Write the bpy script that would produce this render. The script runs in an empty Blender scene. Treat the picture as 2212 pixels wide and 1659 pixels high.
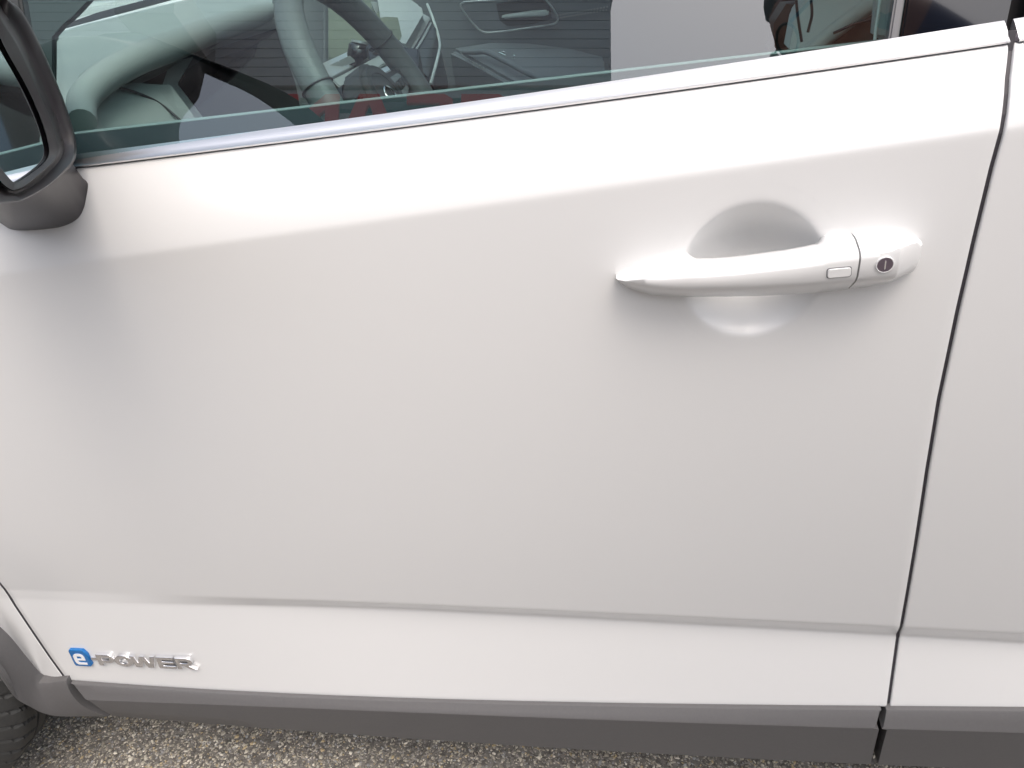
import bpy, bmesh, math, random
import numpy as np
from math import sin, cos, tan, radians, pi
from mathutils import Vector, Matrix

random.seed(4); rng = np.random.default_rng(4)
scene = bpy.context.scene
COL = scene.collection

# ---------------------------------------------------------------- camera
W, H = 2212., 1659.
YAW, PITCH, ROLL, HFOV = radians(9.4), radians(32), radians(5.5), radians(66)
CP = np.array([0., -.6, 1.133])
_F = np.array([-sin(YAW)*cos(PITCH), cos(YAW)*cos(PITCH), -sin(PITCH)])
_R0 = np.array([cos(YAW), sin(YAW), 0.]); _U0 = np.cross(_R0, _F)
_U = _U0*cos(ROLL) + _R0*sin(ROLL); _R = _R0*cos(ROLL) - _U0*sin(ROLL)
FL = W/2/tan(HFOV/2)
cam = bpy.data.objects.new('camera', bpy.data.cameras.new('camera')); COL.objects.link(cam)
cam.data.sensor_fit = 'HORIZONTAL'; cam.data.angle = HFOV
cam.data.clip_start = .01; cam.data.clip_end = 500
M = Matrix.Identity(4)
for i in range(3):
    M[i][0], M[i][1], M[i][2], M[i][3] = _R[i], _U[i], -_F[i], CP[i]
cam.matrix_world = M
scene.camera = cam

# ---------------------------------------------------------------- light
SUN_EL, SUN_AZ = radians(64), radians(150)      # azimuth measured from +Y clockwise
world = bpy.data.worlds.new('World'); scene.world = world; world.use_nodes = True
nt = world.node_tree; bg = nt.nodes['Background']
sky = nt.nodes.new('ShaderNodeTexSky'); sky.sky_type = 'NISHITA'; sky.sun_disc = False
sky.sun_elevation = SUN_EL; sky.sun_rotation = SUN_AZ
sky.air_density = 1.0; sky.dust_density = 7.0; sky.ozone_density = 1.0
hs = nt.nodes.new('ShaderNodeHueSaturation'); hs.inputs['Saturation'].default_value = .72
nt.links.new(sky.outputs[0], hs.inputs['Color']); nt.links.new(hs.outputs[0], bg.inputs['Color'])
bg.inputs['Strength'].default_value = .15
sun = bpy.data.objects.new('sun', bpy.data.lights.new('sun', 'SUN')); COL.objects.link(sun)
sun.data.energy = .5; sun.data.angle = radians(90); sun.data.color = (1, .995, .985)
sd = Vector((sin(SUN_AZ)*cos(SUN_EL), cos(SUN_AZ)*cos(SUN_EL), sin(SUN_EL)))
sun.rotation_euler = sd.to_track_quat('Z', 'Y').to_euler()
scene.view_settings.view_transform = 'Standard'; scene.view_settings.look = 'None'
scene.cycles.caustics_reflective = False; scene.cycles.caustics_refractive = False
scene.view_settings.gamma = 1; scene.view_settings.exposure = .62

# ---------------------------------------------------------------- measuring helpers
def ray(u, v): return _F + _R*(u-W/2)/FL - _U*(v-H/2)/FL
def at(u, v, Y):
    d = ray(u, v); return CP + d*(Y-CP[1])/d[1]
def atz(u, v, Z):
    d = ray(u, v); return CP + d*(Z-CP[2])/d[2]
def onplane(u, v, p0, n):
    d = ray(u, v); return CP + d*(((p0-CP) @ n)/(d @ n))
def fit(pts, Y, deg=2):
    q = np.array([at(p[0], p[1], Y[i] if isinstance(Y, list) else Y) for i, p in enumerate(pts)])
    c = np.polyfit(q[:, 0], q[:, 2], deg)
    lo, hi = q[:, 0].min(), q[:, 0].max()
    d = np.polyder(c)
    def f(x):
        x = np.asarray(x, float); xc = np.clip(x, lo, hi)
        return np.polyval(c, xc) + (x-xc)*np.polyval(d, xc)
    return f
def sm(x, a, b):
    t = np.clip((np.asarray(x, float)-a)/(b-a), 0, 1); return t*t*(3-2*t)

# ---------------------------------------------------------------- materials
def mat(name, col, rough=.5, metal=0, coat=0, spec=.5, bump=None, noise=None, ior=1.45, coat_rough=.03):
    m = bpy.data.materials.new(name); m.use_nodes = True
    n = m.node_tree.nodes; l = m.node_tree.links; b = n['Principled BSDF']
    b.inputs['Base Color'].default_value = (*col, 1); b.inputs['Roughness'].default_value = rough
    b.inputs['Metallic'].default_value = metal; b.inputs['Coat Weight'].default_value = coat
    b.inputs['Coat Roughness'].default_value = coat_rough
    b.inputs['Specular IOR Level'].default_value = spec; b.inputs['IOR'].default_value = ior
    tc = n.new('ShaderNodeTexCoord')
    if noise:                                    # (scale, colour b, amount)
        t = n.new('ShaderNodeTexNoise'); t.inputs['Scale'].default_value = noise[0]; t.inputs['Detail'].default_value = 5
        l.new(tc.outputs['Object'], t.inputs['Vector'])
        mx = n.new('ShaderNodeMix'); mx.data_type = 'RGBA'
        mx.inputs[6].default_value = (*col, 1); mx.inputs[7].default_value = (*noise[1], 1)
        l.new(t.outputs['Fac'], mx.inputs[0]); l.new(mx.outputs[2], b.inputs['Base Color'])
    if bump:                                     # (scale, strength, distance)
        t = n.new('ShaderNodeTexNoise'); t.inputs['Scale'].default_value = bump[0]; t.inputs['Detail'].default_value = 3
        l.new(tc.outputs['Object'], t.inputs['Vector'])
        bp = n.new('ShaderNodeBump'); bp.inputs['Strength'].default_value = bump[1]; bp.inputs['Distance'].default_value = bump[2]
        l.new(t.outputs['Fac'], bp.inputs['Height']); l.new(bp.outputs[0], b.inputs['Normal'])
    return m
def glassmat(name, tint, ior=1.5, rough=0.):
    m = bpy.data.materials.new(name); m.use_nodes = True
    n = m.node_tree.nodes; l = m.node_tree.links
    for x in list(n):
        if x.type != 'OUTPUT_MATERIAL': n.remove(x)
    out = [x for x in n if x.type == 'OUTPUT_MATERIAL'][0]
    tr = n.new('ShaderNodeBsdfTransparent'); tr.inputs[0].default_value = (*tint, 1)
    gl = n.new('ShaderNodeBsdfGlossy'); gl.inputs['Roughness'].default_value = rough
    fr = n.new('ShaderNodeFresnel'); fr.inputs[0].default_value = ior
    mx = n.new('ShaderNodeMixShader')
    ge_ = n.new('ShaderNodeNewGeometry'); mu = n.new('ShaderNodeMath'); mu.operation = 'MULTIPLY_ADD'   # only the outer face of the pane mirrors
    mu.inputs[1].default_value = -1; mu.inputs[2].default_value = 1; l.new(ge_.outputs['Backfacing'], mu.inputs[0])
    m2 = n.new('ShaderNodeMath'); m2.operation = 'MULTIPLY'; l.new(fr.outputs[0], m2.inputs[0]); l.new(mu.outputs[0], m2.inputs[1])
    l.new(m2.outputs[0], mx.inputs[0]); l.new(tr.outputs[0], mx.inputs[1]); l.new(gl.outputs[0], mx.inputs[2])
    l.new(mx.outputs[0], out.inputs[0])
    return m
PAINT = mat('white_paint', (.785, .792, .795), .38, coat=1, noise=(2.2, (.775, .782, .785)), bump=(900, .02, .0004), coat_rough=.20)
CLAD = mat('grey_cladding_plastic', (.122, .12, .124), .5, noise=(300, (.142, .14, .142)), bump=(1800, .18, .0004))
BLACKP = mat('black_plastic', (.018, .017, .018), .38, bump=(1500, .1, .0003))
MIRRORP = mat('dark_mirror_plastic', (.026, .022, .025), .4, bump=(1500, .12, .0003))
DARK = mat('dark_cavity', (.008, .008, .01), .8)
CHROME = mat('satin_chrome', (.93, .93, .94), .13, metal=1, noise=(30, (.90, .90, .92)))
BRIGHT = mat('bright_chrome', (.9, .9, .9), .06, metal=1)
PIANO = mat('piano_black', (.006, .006, .008), .06, coat=1)
RUBBER = mat('rubber_seal', (.045, .042, .05), .55)
GREYRUB = mat('grey_window_frame', (.20, .20, .21), .4)
GLASS = glassmat('side_glass', (.84, .955, .945), 2.6)
SCREENG = glassmat('windscreen_glass', (.96, .99, .98), 1.6)
MIRG = mat('mirror_silver', (.80, .84, .87), .015, metal=1)
TYRE = mat('tyre_rubber', (.032, .034, .036), .62, noise=(60, (.05, .05, .048)), bump=(500, .3, .0008))

DASH = mat('light_grey_dash', (.39, .41, .40), .6, bump=(900, .35, .001), noise=(14, (.34, .36, .355)))
DASHD = mat('dark_grey_dash', (.055, .06, .062), .55, bump=(900, .35, .001))
SEAT = mat('pale_grey_leather', (.48, .50, .50), .45, bump=(350, .25, .001), noise=(8, (.44, .46, .46)))
TRIM = mat('charcoal_door_trim', (.24, .255, .27), .6, bump=(700, .35, .001), noise=(9, (.21, .225, .24)))
BLKLEATHER = mat('black_leather', (.022, .022, .022), .45, bump=(350, .4, .001))
OLIVE = mat('brushed_olive_panel', (.125, .14, .10), .55, noise=(22, (.19, .205, .15)))
SILVER = mat('silver_trim', (.72, .74, .74), .28, metal=.6)
WHITEL = mat('pale_trim_line', (.75, .78, .75), .35)
THREAD = mat('pale_thread', (.45, .46, .45), .7)
STONE = bpy.data.materials.new('pale_stone'); STONE.use_nodes = True
_n = STONE.node_tree.nodes; _a = _n.new('ShaderNodeAttribute'); _a.attribute_name = 'stone_colour'
STONE.node_tree.links.new(_a.outputs['Color'], _n['Principled BSDF'].inputs['Base Color'])
_n['Principled BSDF'].inputs['Roughness'].default_value = .55

# ---------------------------------------------------------------- object helpers
def link(o, parent=None):
    COL.objects.link(o)
    if parent is not None:
        o.parent = parent
        if parent.type == 'EMPTY' and parent.parent is None:
            o.matrix_parent_inverse = Matrix.LocRotScale(parent.location, parent.rotation_euler, None).inverted()
    return o
def mesh(name, verts, faces, m, parent=None, smooth=True, angle=None):
    me = bpy.data.meshes.new(name)
    me.from_pydata([tuple(map(float, v)) for v in verts], [], [tuple(int(i) for i in f) for f in faces])
    bm = bmesh.new(); bm.from_mesh(me); bmesh.ops.recalc_face_normals(bm, faces=bm.faces); bm.to_mesh(me); bm.free()
    me.materials.append(m)
    if smooth: me.shade_smooth()
    if angle: me.set_sharp_from_angle(angle=radians(angle))
    return link(bpy.data.objects.new(name, me), parent)
def bmobj(name, bm, m, parent=None, smooth=False, angle=35):
    bmesh.ops.recalc_face_normals(bm, faces=bm.faces)
    me = bpy.data.meshes.new(name); bm.to_mesh(me); bm.free(); me.materials.append(m)
    if smooth:
        me.shade_smooth(); me.set_sharp_from_angle(angle=radians(angle))
    return link(bpy.data.objects.new(name, me), parent)
def grid(name, G, m, parent=None, closed_u=False, caps=False, angle=None, smooth=True):
    """G: array rows x cols x 3"""
    r, c = G.shape[:2]; V = G.reshape(-1, 3); F = []
    for i in range(r-1):
        for j in range(c if closed_u else c-1):
            k = (j+1) % c
            F.append((i*c+j, i*c+k, (i+1)*c+k, (i+1)*c+j))
    if caps: F.append(tuple(range(c))); F.append(tuple((r-1)*c+j for j in range(c)))
    return mesh(name, V, F, m, parent, smooth, angle)
def panel(name, pts, thick, m, parent=None, bevel=.003, d=(0, 1, 0), seg=2):
    """solid plate: polygon of 3-D points, given a thickness along d"""
    bm = bmesh.new(); d = Vector(d)*thick
    a = [bm.verts.new(Vector(p)) for p in pts]; b = [bm.verts.new(Vector(p)+d) for p in pts]
    n = len(a); bm.faces.new(a); bm.faces.new(b[::-1])
    for i in range(n): bm.faces.new((a[i], a[(i+1) % n], b[(i+1) % n], b[i]))
    bmesh.ops.recalc_face_normals(bm, faces=bm.faces)
    if bevel: bmesh.ops.bevel(bm, geom=bm.edges[:], offset=bevel, segments=seg, affect='EDGES', clamp_overlap=True)
    return bmobj(name, bm, m, parent, True, 40)
def box(name, lo, hi, m, parent=None, bevel=.0):
    bm = bmesh.new(); bmesh.ops.create_cube(bm, size=1)
    lo, hi = Vector(lo), Vector(hi)
    for v in bm.verts: v.co = Vector([lo[i]+(v.co[i]+.5)*(hi[i]-lo[i]) for i in range(3)])
    if bevel: bmesh.ops.bevel(bm, geom=bm.edges[:], offset=bevel, segments=2, affect='EDGES')
    return bmobj(name, bm, m, parent, bool(bevel))
def smoothline(P, n=40):
    """Catmull-Rom through points"""
    P = np.array(P, float); Q = np.vstack([2*P[0]-P[1], P, 2*P[-1]-P[-2]]); out = []
    k = len(P)-1
    for t in np.linspace(0, k, n):
        i = min(int(t), k-1); f = t-i; a, b, c, d = Q[i:i+4]
        out.append(.5*((2*b)+(-a+c)*f+(2*a-5*b+4*c-d)*f*f+(-a+3*b-3*c+d)*f**3))
    return np.array(out)
def tube(name, P, r, m, parent=None, n=10, closed=False, radii=None):
    P = np.array(P, float); G = []; N = len(P)
    up = np.array([.13, .21, .97])
    for i in range(N):
        t = (P[(i+1) % N]-P[i-1]) if closed else P[min(i+1, N-1)]-P[max(i-1, 0)]
        t /= np.linalg.norm(t)+1e-9; a = np.cross(t, up); a /= np.linalg.norm(a)+1e-9; b = np.cross(t, a)
        rr = r if radii is None else radii[i]
        G.append([P[i]+rr*(cos(x)*a+sin(x)*b) for x in np.linspace(0, 2*pi, n, endpoint=False)])
    if closed: G.append(G[0])
    return grid(name, np.array(G), m, parent, closed_u=True, caps=not closed, angle=60)
def curve_mesh(name, polys, extrude, bevel, m, Mx, parent=None, res=4):
    cu = bpy.data.curves.new(name, 'CURVE'); cu.dimensions = '2D'; cu.fill_mode = 'BOTH'
    cu.extrude = extrude; cu.bevel_depth = bevel; cu.bevel_resolution = 2; cu.offset = -bevel*.8
    for p in polys:
        s = cu.splines.new('POLY'); s.points.add(len(p)-1); s.use_cyclic_u = True
        for q, (x, y) in zip(s.points, p): q.co = (x, y, 0, 1)
    tmp = bpy.data.objects.new('tmp_curve', cu); COL.objects.link(tmp)
    dg = bpy.context.evaluated_depsgraph_get()
    me = bpy.data.meshes.new_from_object(tmp.evaluated_get(dg))
    bpy.data.objects.remove(tmp); bpy.data.curves.remove(cu)
    me.transform(Mx); me.materials.clear(); me.materials.append(m); me.name = name
    me.shade_smooth(); me.set_sharp_from_angle(angle=radians(30))
    return link(bpy.data.objects.new(name, me), parent)
def arc(cx, cy, rx, ry, a0, a1, n=8):
    return [(cx+rx*cos(radians(a)), cy+ry*sin(radians(a))) for a in np.linspace(a0, a1, n)]
def thing(name, label, cat, loc=(0, 0, 0), rz=0, group=None):
    o = bpy.data.objects.new(name, None); COL.objects.link(o); o.location = loc; o.rotation_euler = (0, 0, rz)
    o.empty_display_size = .2
    o['label'] = label; o['category'] = cat
    if group: o['group'] = group
    return o

# ================================================================ GROUND
gm = bpy.data.materials.new('worn_asphalt'); gm.use_nodes = True
n = gm.node_tree.nodes; l = gm.node_tree.links; b = n['Principled BSDF']; b.inputs['Roughness'].default_value = .8
tc = n.new('ShaderNodeTexCoord')
vo = n.new('ShaderNodeTexVoronoi'); vo.inputs['Scale'].default_value = 190; l.new(tc.outputs['Object'], vo.inputs['Vector'])
no = n.new('ShaderNodeTexNoise'); no.inputs['Scale'].default_value = 900; no.inputs['Detail'].default_value = 4; l.new(tc.outputs['Object'], no.inputs['Vector'])
no2 = n.new('ShaderNodeTexNoise'); no2.inputs['Scale'].default_value = 5; no2.inputs['Detail'].default_value = 6; l.new(tc.outputs['Object'], no2.inputs['Vector'])
cr = n.new('ShaderNodeValToRGB'); e = cr.color_ramp.elements
e[0].position = .0; e[0].color = (.19, .177, .160, 1); e[1].position = 1; e[1].color = (.40, .375, .34, 1)
sep = n.new('ShaderNodeSeparateColor'); l.new(vo.outputs['Color'], sep.inputs[0]); l.new(sep.outputs[0], cr.inputs[0])
mx = n.new('ShaderNodeMix'); mx.data_type = 'RGBA'; mx.blend_type = 'MULTIPLY'; mx.inputs[0].default_value = .6
l.new(cr.outputs[0], mx.inputs[6]); l.new(no2.outputs['Fac'], mx.inputs[7]); l.new(mx.outputs[2], b.inputs['Base Color'])
bp = n.new('ShaderNodeBump'); bp.inputs['Distance'].default_value = .002; bp.inputs['Strength'].default_value = .8
l.new(no.outputs['Fac'], bp.inputs['Height']); l.new(bp.outputs[0], b.inputs['Normal'])
g = mesh('ground', [(-60, -60, 0), (60, -60, 0), (60, 60, 0), (-60, 60, 0)], [(0, 1, 2, 3)], gm, smooth=False)
g['kind'] = 'structure'; g['label'] = 'worn grey asphalt with pale stones under the car sill'

def stones():
    bm = bmesh.new(); bmesh.ops.create_icosphere(bm, subdivisions=1, radius=1)
    bv = np.array([v.co[:] for v in bm.verts]); bf = np.array([[v.index for v in f.verts] for f in bm.faces]); bm.free()
    A = np.column_stack([rng.uniform(-1.25, .85, 60000), rng.uniform(-.03, .27, 60000)])
    B = np.column_stack([rng.uniform(-1.7, 1.4, 9000), rng.uniform(-1., .6, 9000)])
    P = np.vstack([A, B]); N = len(P)
    size = np.clip(rng.lognormal(-6.30, .36, N), .0009, .0048)
    ang = rng.uniform(0, 2*pi, N); asp = rng.uniform(.42, .85, N); fl = rng.uniform(.35, .6, N)
    V = bv[None]*(1+rng.uniform(-.28, .28, (N, len(bv), 1)))
    V = V*np.stack([size, size*asp, size*fl], 1)[:, None, :]
    c, s = np.cos(ang)[:, None], np.sin(ang)[:, None]
    x = V[..., 0]*c-V[..., 1]*s; y = V[..., 0]*s+V[..., 1]*c
    V = np.stack([x+P[:, :1], y+P[:, 1:], V[..., 2]+rng.uniform(-.0008, .0006, (N, 1))], 2)
    F = (bf[None]+(np.arange(N)*len(bv))[:, None, None]).reshape(-1, 3)
    me = bpy.data.meshes.new('stones'); me.from_pydata(V.reshape(-1, 3), [], F); 
    pal = np.array([1.52, 1.50, 1.46])*np.array([(.36, .34, .29), (.27, .25, .21), (.46, .44, .39), (.20, .19, .175), (.33, .27, .17), (.13, .125, .12), (.25, .255, .26), (.52, .50, .45)])
    k = rng.choice(len(pal), N, p=[.22, .24, .07, .17, .07, .1, .11, .02])
    col = np.repeat(np.clip(pal[k]*rng.uniform(.8, 1.2, (N, 1)), 0, 1), len(bv), 0)
    at_ = me.color_attributes.new('stone_colour', 'FLOAT_COLOR', 'POINT')
    at_.data.foreach_set('color', np.column_stack([col, np.ones(len(col))]).astype(np.float32).ravel())
    me.materials.append(STONE)
    o = link(bpy.data.objects.new('asphalt_stones', me)); o['kind'] = 'stuff'
    o['label'] = 'pale and tan stone chips bedded in the grey asphalt'
stones()

# ================================================================ CAR
car = thing('car', 'white car parked on grey asphalt, front door and black mirror towards the viewer', 'car', (.3, .9, 0))

# body side features, each a line at its own depth
Z0 = fit([(165, 364), (575, 316), (958, 266), (1245, 229), (1682, 164), (2171, 100)], [.040, .0392, .038, .0372, .0358, .034])
y0f = lambda x: np.interp(x, [-.48, .28], [.040, .034])
Z1 = fit([(0, 592), (450, 530), (900, 465), (1300, 405), (1916, 318), (2154, 284)], .0)
Z2 = fit([(173, 1278), (278, 1284), (575, 1292), (1100, 1316), (1629, 1339), (1943, 1356), (2212, 1369)], .010)
Z3 = fit([(173, 1284), (278, 1288), (575, 1298), (1100, 1328), (1629, 1356), (1935, 1373), (2212, 1387)], .0225)
Z4 = fit([(152, 1470), (575, 1499), (887, 1508), (1198, 1517.6), (1724, 1526), (1901, 1527.4), (2212, 1529)], .002, 3)
Z4c = fit([(152, 1470), (575, 1499), (887, 1508), (1198, 1517.6), (1724, 1526), (1901, 1527.4), (2212, 1529)], -.001, 3)
Z5 = fit([(240, 1519), (575, 1530), (1146, 1549), (1629, 1568), (1724, 1569.6), (2212, 1582)], -.012)
Z6 = fit([(237, 1548), (575, 1575), (887, 1595), (1198, 1619), (1510, 1637), (1724, 1645), (1907, 1654)], .012)
LN = np.array([0, .085, .575, .605, .725])
def prof(x, L):
    """x, L arrays (same shape) -> y, z of the painted body side"""
    x = np.asarray(x, float); L = np.asarray(L, float)
    k = .0125*sm(x, -.66, -.22)
    zs = [Z0(x), Z1(x), Z2(x), Z3(x), Z4(x)]
    ys = [y0f(x), 0*x, .010+0*x, .0103+k, .002+.0*x]
    def ev(L):
        L = np.clip(L, -.05, .80); y = np.zeros_like(x); z = np.zeros_like(x)
        for i in range(4):
            a, b_ = LN[i], LN[i+1]
            mask = ((L >= a) | (i == 0)) & ((L < b_) | (i == 3)); t = (L-a)/(b_-a)
            yy = ys[i]+(ys[i+1]-ys[i])*t
            if i == 1: yy = yy-.008*4*t*(1-t)*np.where((t > 0) & (t < 1), 1, 0)
            if i == 0: yy = yy-.004*4*t*(1-t)
            y = np.where(mask, yy, y); z = np.where(mask, zs[i]+(zs[i+1]-zs[i])*t, z)
        return y, z
    Y = 0; Z = 0; Ws = 0
    for d in np.linspace(-2.2, 2.2, 9):
        w = math.exp(-d*d/2); a, b_ = ev(L+d*.0022); Y = Y+w*a; Z = Z+w*b_; Ws += w
    return Y/Ws, Z/Ws

def surf_y(x, z):
    Ls = np.linspace(0, .724, 500); y, zz = prof(np.full(500, x), Ls); return float(np.interp(-z, -zz, y))
def onskin(u_, v_):
    Y = .01
    for _ in range(14):
        p = at(u_, v_, Y); Y = .6*Y+.4*surf_y(p[0], p[2])
    return at(u_, v_, Y)

# handle cup
CC = [at(1471, 581, .0), at(1783, 566, .0), at(1640, 436, .0), at(1625, 719, .0)]
cupx, cupz = (CC[0][0]+CC[1][0])/2, (CC[2][2]+CC[3][2])/2
cuprx, cuprz = (CC[1][0]-CC[0][0])/2, (CC[2][2]-CC[3][2])/2
def cup(x, z):
    r = np.sqrt(((x-cupx)/cuprx)**2+((z-cupz)/cuprz)**2)
    d = (1-r)/.95
    q = np.sqrt(d*d+.0016); h = np.clip((d+q)/2, 0, 1)      # soft lip
    return .034*(1-(1-h)**1.6)*(r < 1.25)

def side_panel(name, zf, xf, zr, xr, cols, rows, parent, dish=False, m=PAINT, lip=.016, flare=0):
    """painted sheet between two shut lines (x as a function of z) with turned-in edges"""
    u = cols; L = rows
    Zn = np.interp(L, LN, [.985, .92, .432, .41, .30])
    X0 = np.interp(-Zn, -np.array(zf), xf); X1 = np.interp(-Zn, -np.array(zr), xr)
    X = X0[:, None]+(X1-X0)[:, None]*u[None]
    for _ in range(3):
        y, z = prof(X, np.repeat(L[:, None], len(u), 1))
        X0 = np.interp(-z[:, 0], -np.array(zf), xf); X1 = np.interp(-z[:, -1], -np.array(zr), xr)
        X = X0[:, None]+(X1-X0)[:, None]*u[None]
    y, z = prof(X, np.repeat(L[:, None], len(u), 1))
    if dish: y = y+cup(X, z)
    if flare: y = y-flare*sm(-X, .784, .830)*sm(-z, -.75, -.45)
    G = np.stack([X, y, z], 2)
    def rim(G, ax, end, dirv):
        E0 = np.take(G, end, ax); out = []
        for o, dy in ((.0004, .0002), (.0008, .0007), (.0010, .0016), (.0010, lip)):
            out.append(E0+np.array(dirv)*o+np.array([0, dy, 0]))
        out = np.stack(out, ax)
        return np.concatenate([np.flip(out, ax), G], ax) if end == 0 else np.concatenate([G, out], ax)
    G = rim(G, 1, 0, (-1, 0, 0)); G = rim(G, 1, -1, (1, 0, 0)); G = rim(G, 0, 0, (0, 0, 1)); G = rim(G, 0, -1, (0, 0, -1))
    return grid(name, G, m, parent)

_q = [onskin(*p) for p in [(2166, 171), (2154, 286), (2134.6, 364), (2096.8, 517), (2060.7, 670.6), (2020, 862), (1994.3, 1015.5), (1968.5, 1190), (1946, 1353.5), (1939, 1377), (1912.5, 1523)]]
_q = [at(2173, 103, .038)]+_q
RZ = [1.04]+[p[2] for p in _q]+[.27]; RX = [_q[0][0]]+[p[0] for p in _q]+[_q[-1][0]]
_x = np.array(RX); RX = list(np.convolve(np.pad(_x, 1, 'edge'), [.25, .5, .25], 'valid'))
_q = [onskin(*p) for p in [(0, 1257), (35, 1307), (69.6, 1359), (111, 1420), (145, 1467)]]
FZ = [1.03, .60]+[p[2] for p in _q]+[.22]; FX = [_q[0][0]-.03, _q[0][0]-.012]+[p[0] for p in _q]+[_q[-1][0]]
c1 = np.linspace(0, 1, 140)
xd = np.unique(np.concatenate([np.linspace(-.75, .27, 150), np.linspace(cupx-cuprx*1.2, cupx+cuprx*1.2, 120)]))
colsD = (xd-xd[0])/(xd[-1]-xd[0])
rowsD = np.unique(np.concatenate([np.linspace(.001, .1, 45), np.linspace(.1, .25, 110), np.linspace(.25, .55, 60), np.linspace(.55, .63, 40), np.linspace(.63, .724, 30)]))
door = side_panel('front_door', FZ, FX, RZ, RX, colsD, rowsD, car, True)
rowsS = np.unique(np.concatenate([np.linspace(.001, .11, 45), np.linspace(.11, .55, 50), np.linspace(.55, .63, 40), np.linspace(.63, .724, 25)]))
rear = side_panel('rear_door', RZ, [x+.0054 for x in RX], [1.1, .2], [1.25, 1.25], np.linspace(0, 1, 60)**1.5, rowsS, car)
_q = [onskin(*p) for p in [(0, 1378), (40, 1426), (66, 1456), (78, 1468)]]
AZ = [1.1, .78, .755, .72, .64, .53, _q[0][2]+.05]+[p[2] for p in _q]+[.2]
AX = [-1.9, -1.9, -1.115, -.97, -.875, -.835, _q[0][0]-.055]+[p[0]-w for p, w in zip(_q, (.045, .036, .022, .012))]+[_q[-1][0]-.006]
fend = side_panel('front_fender', AZ, AX, FZ, [x-.0052 for x in FX], 1-np.linspace(1, 0, 60)**1.5, rowsS, car, flare=.046)

def gap_strip(zs, xs_, off, parent, depth=.0026):  # dark strip just inside a shut gap, standing in for its shade
    G = []
    for z, x in zip(zs, xs_):
        if z < .29 or z > 1.03: continue
        y = surf_y(x, z)+depth; G.append([(x+off-.0022, y, z), (x+off+.0022, y, z), (x+off+.0022, y+.004, z), (x+off-.0022, y+.004, z)])
    return grid('gap_shade_strip', np.array(G), RUBBER, parent, closed_u=True, caps=True, smooth=False)
_z = np.linspace(1.02, .291, 60)
gap_strip(_z, np.interp(-_z, -np.array(RZ), RX), .0027, rear)
gap_strip(_z, np.interp(-_z, -np.array(FZ), FX), -.0026, fend, .0006)

# ---- belt trim
ZT = fit([(168, 333), (575, 277), (958, 230), (1245, 188), (1341, 173), (1750, 107), (1927, 81), (2171, 46)], .0495)
BELTM = mat('brushed_belt_trim', (.95, .95, .955), .34, metal=1, noise=(30, (.92, .92, .93)))
CHAN = mat('grey_channel', (.34, .31, .38), .6)
def belt(name, x0, x1, parent):
    xs = np.linspace(x0, x1, 60); G = []
    for x in xs:
        zb, zt = float(Z0(x))+.0010, float(ZT(x)); h = zt-zb
        yb = float(y0f(x))-.0022; d = .0495-yb
        G.append([(x, .0508, zb+.001), (x, yb+.006, zb), (x, yb+.0007, zb+.0005), (x, yb, zb+.0018), (x, yb+.12*d, zb+.20*h), (x, yb+.42*d, zb+.52*h),
                  (x, yb+.74*d, zb+.82*h), (x, yb+.9*d, zt-.0008), (x, .0495, zt), (x, .0508, zt-.001)])
    return grid(name, np.array(G), BELTM, parent, closed_u=True, caps=True, angle=50)
belt('belt_moulding', -.80, at(2172, 70, .043)[0], car)
belt('belt_moulding', at(2191, 70, .043)[0], 1.25, car)
box('dark_gap_backing', (-.78, .095, .19), (1.3, .16, .93), DARK, car)  # black box added behind the shut gaps so they stay dark
xs = np.linspace(-.9, 1.25, 30)
grid('window_channel', np.array([[(x, float(y0f(x))+.004, float(Z0(x))-.0145), (x, float(y0f(x))+.004, float(Z0(x))+.0035), (x, .050, float(Z0(x))+.0035), (x, .050, float(Z0(x))-.0145)] for x in xs]), CHAN, car, closed_u=True, caps=True, smooth=False)

# ---- sill cladding
def clad_profile(x, front=False):
    z4, z5, z6 = float(Z4c(x))+.001, float(Z5(x)), float(Z6(x))
    y5 = -.009-.003*float(sm(x, -.6, .1))
    return np.array([(x, .05, z4-.0035), (x, .004, z4-.0035), (x, -.0028, z4-.0038), (x, -.0040, z4-.0052), (x, .5*(y5-.0040), .5*(z4-.0052+z5)), (x, y5+.0006, z5+.002), (x, y5, z5), (x, y5+.0006, z5-.003),
                     (x, .000, .5*z5+.5*z6), (x, .0108, z6+.004), (x, .014, z6+.0008), (x, .02, z6), (x, .10, z6+.012)])
def cladding(name, xl, xr, slope, parent, nx=70):
    """xl/xr functions of the height fraction t (0 top, 1 bottom)"""
    G = []
    for j in range(nx+1):
        row = []
        for k in range(13):
            t = min(max((k-2)/8., 0), 1)
            x = xl(t)+(xr(t)-xl(t))*j/nx
            row.append(clad_profile(x)[k])
        G.append(row)
    G = np.array(G)
    A = G[0].copy(); A[:, 1] += .05; B = G[-1].copy(); B[:, 1] += .05
    return grid(name, np.concatenate([A[None], G, B[None]]), CLAD, parent, angle=28)
SX = [at(u_, v_, Y_)[0] for u_, v_, Y_ in [(150, 1472, -.003), (171, 1495, -.010), (199, 1520, -.008), (241, 1547, .010)]]
split = lambda t: float(np.interp(t, [0, .33, .66, 1], SX))
rxl = lambda t: float(np.interp(t, [0, .12, .5, 1], [at(u_, v_, Y_)[0] for (u_, v_), Y_ in zip([(1905, 1530), (1900, 1537), (1889, 1568), (1891, 1650)], (-.003, -.004, -.012, .012))]))
rxr = lambda t: float(np.interp(t, [0, .12, .5, 1], [at(u_, v_, Y_)[0] for (u_, v_), Y_ in zip([(1916, 1530), (1915, 1537), (1907, 1568), (1907, 1650)], (-.003, -.004, -.012, .012))]))
cladding('sill_cladding', split, rxl, 0, car)
cladding('sill_cladding', rxr, lambda t: 1.25, 0, car)
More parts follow.
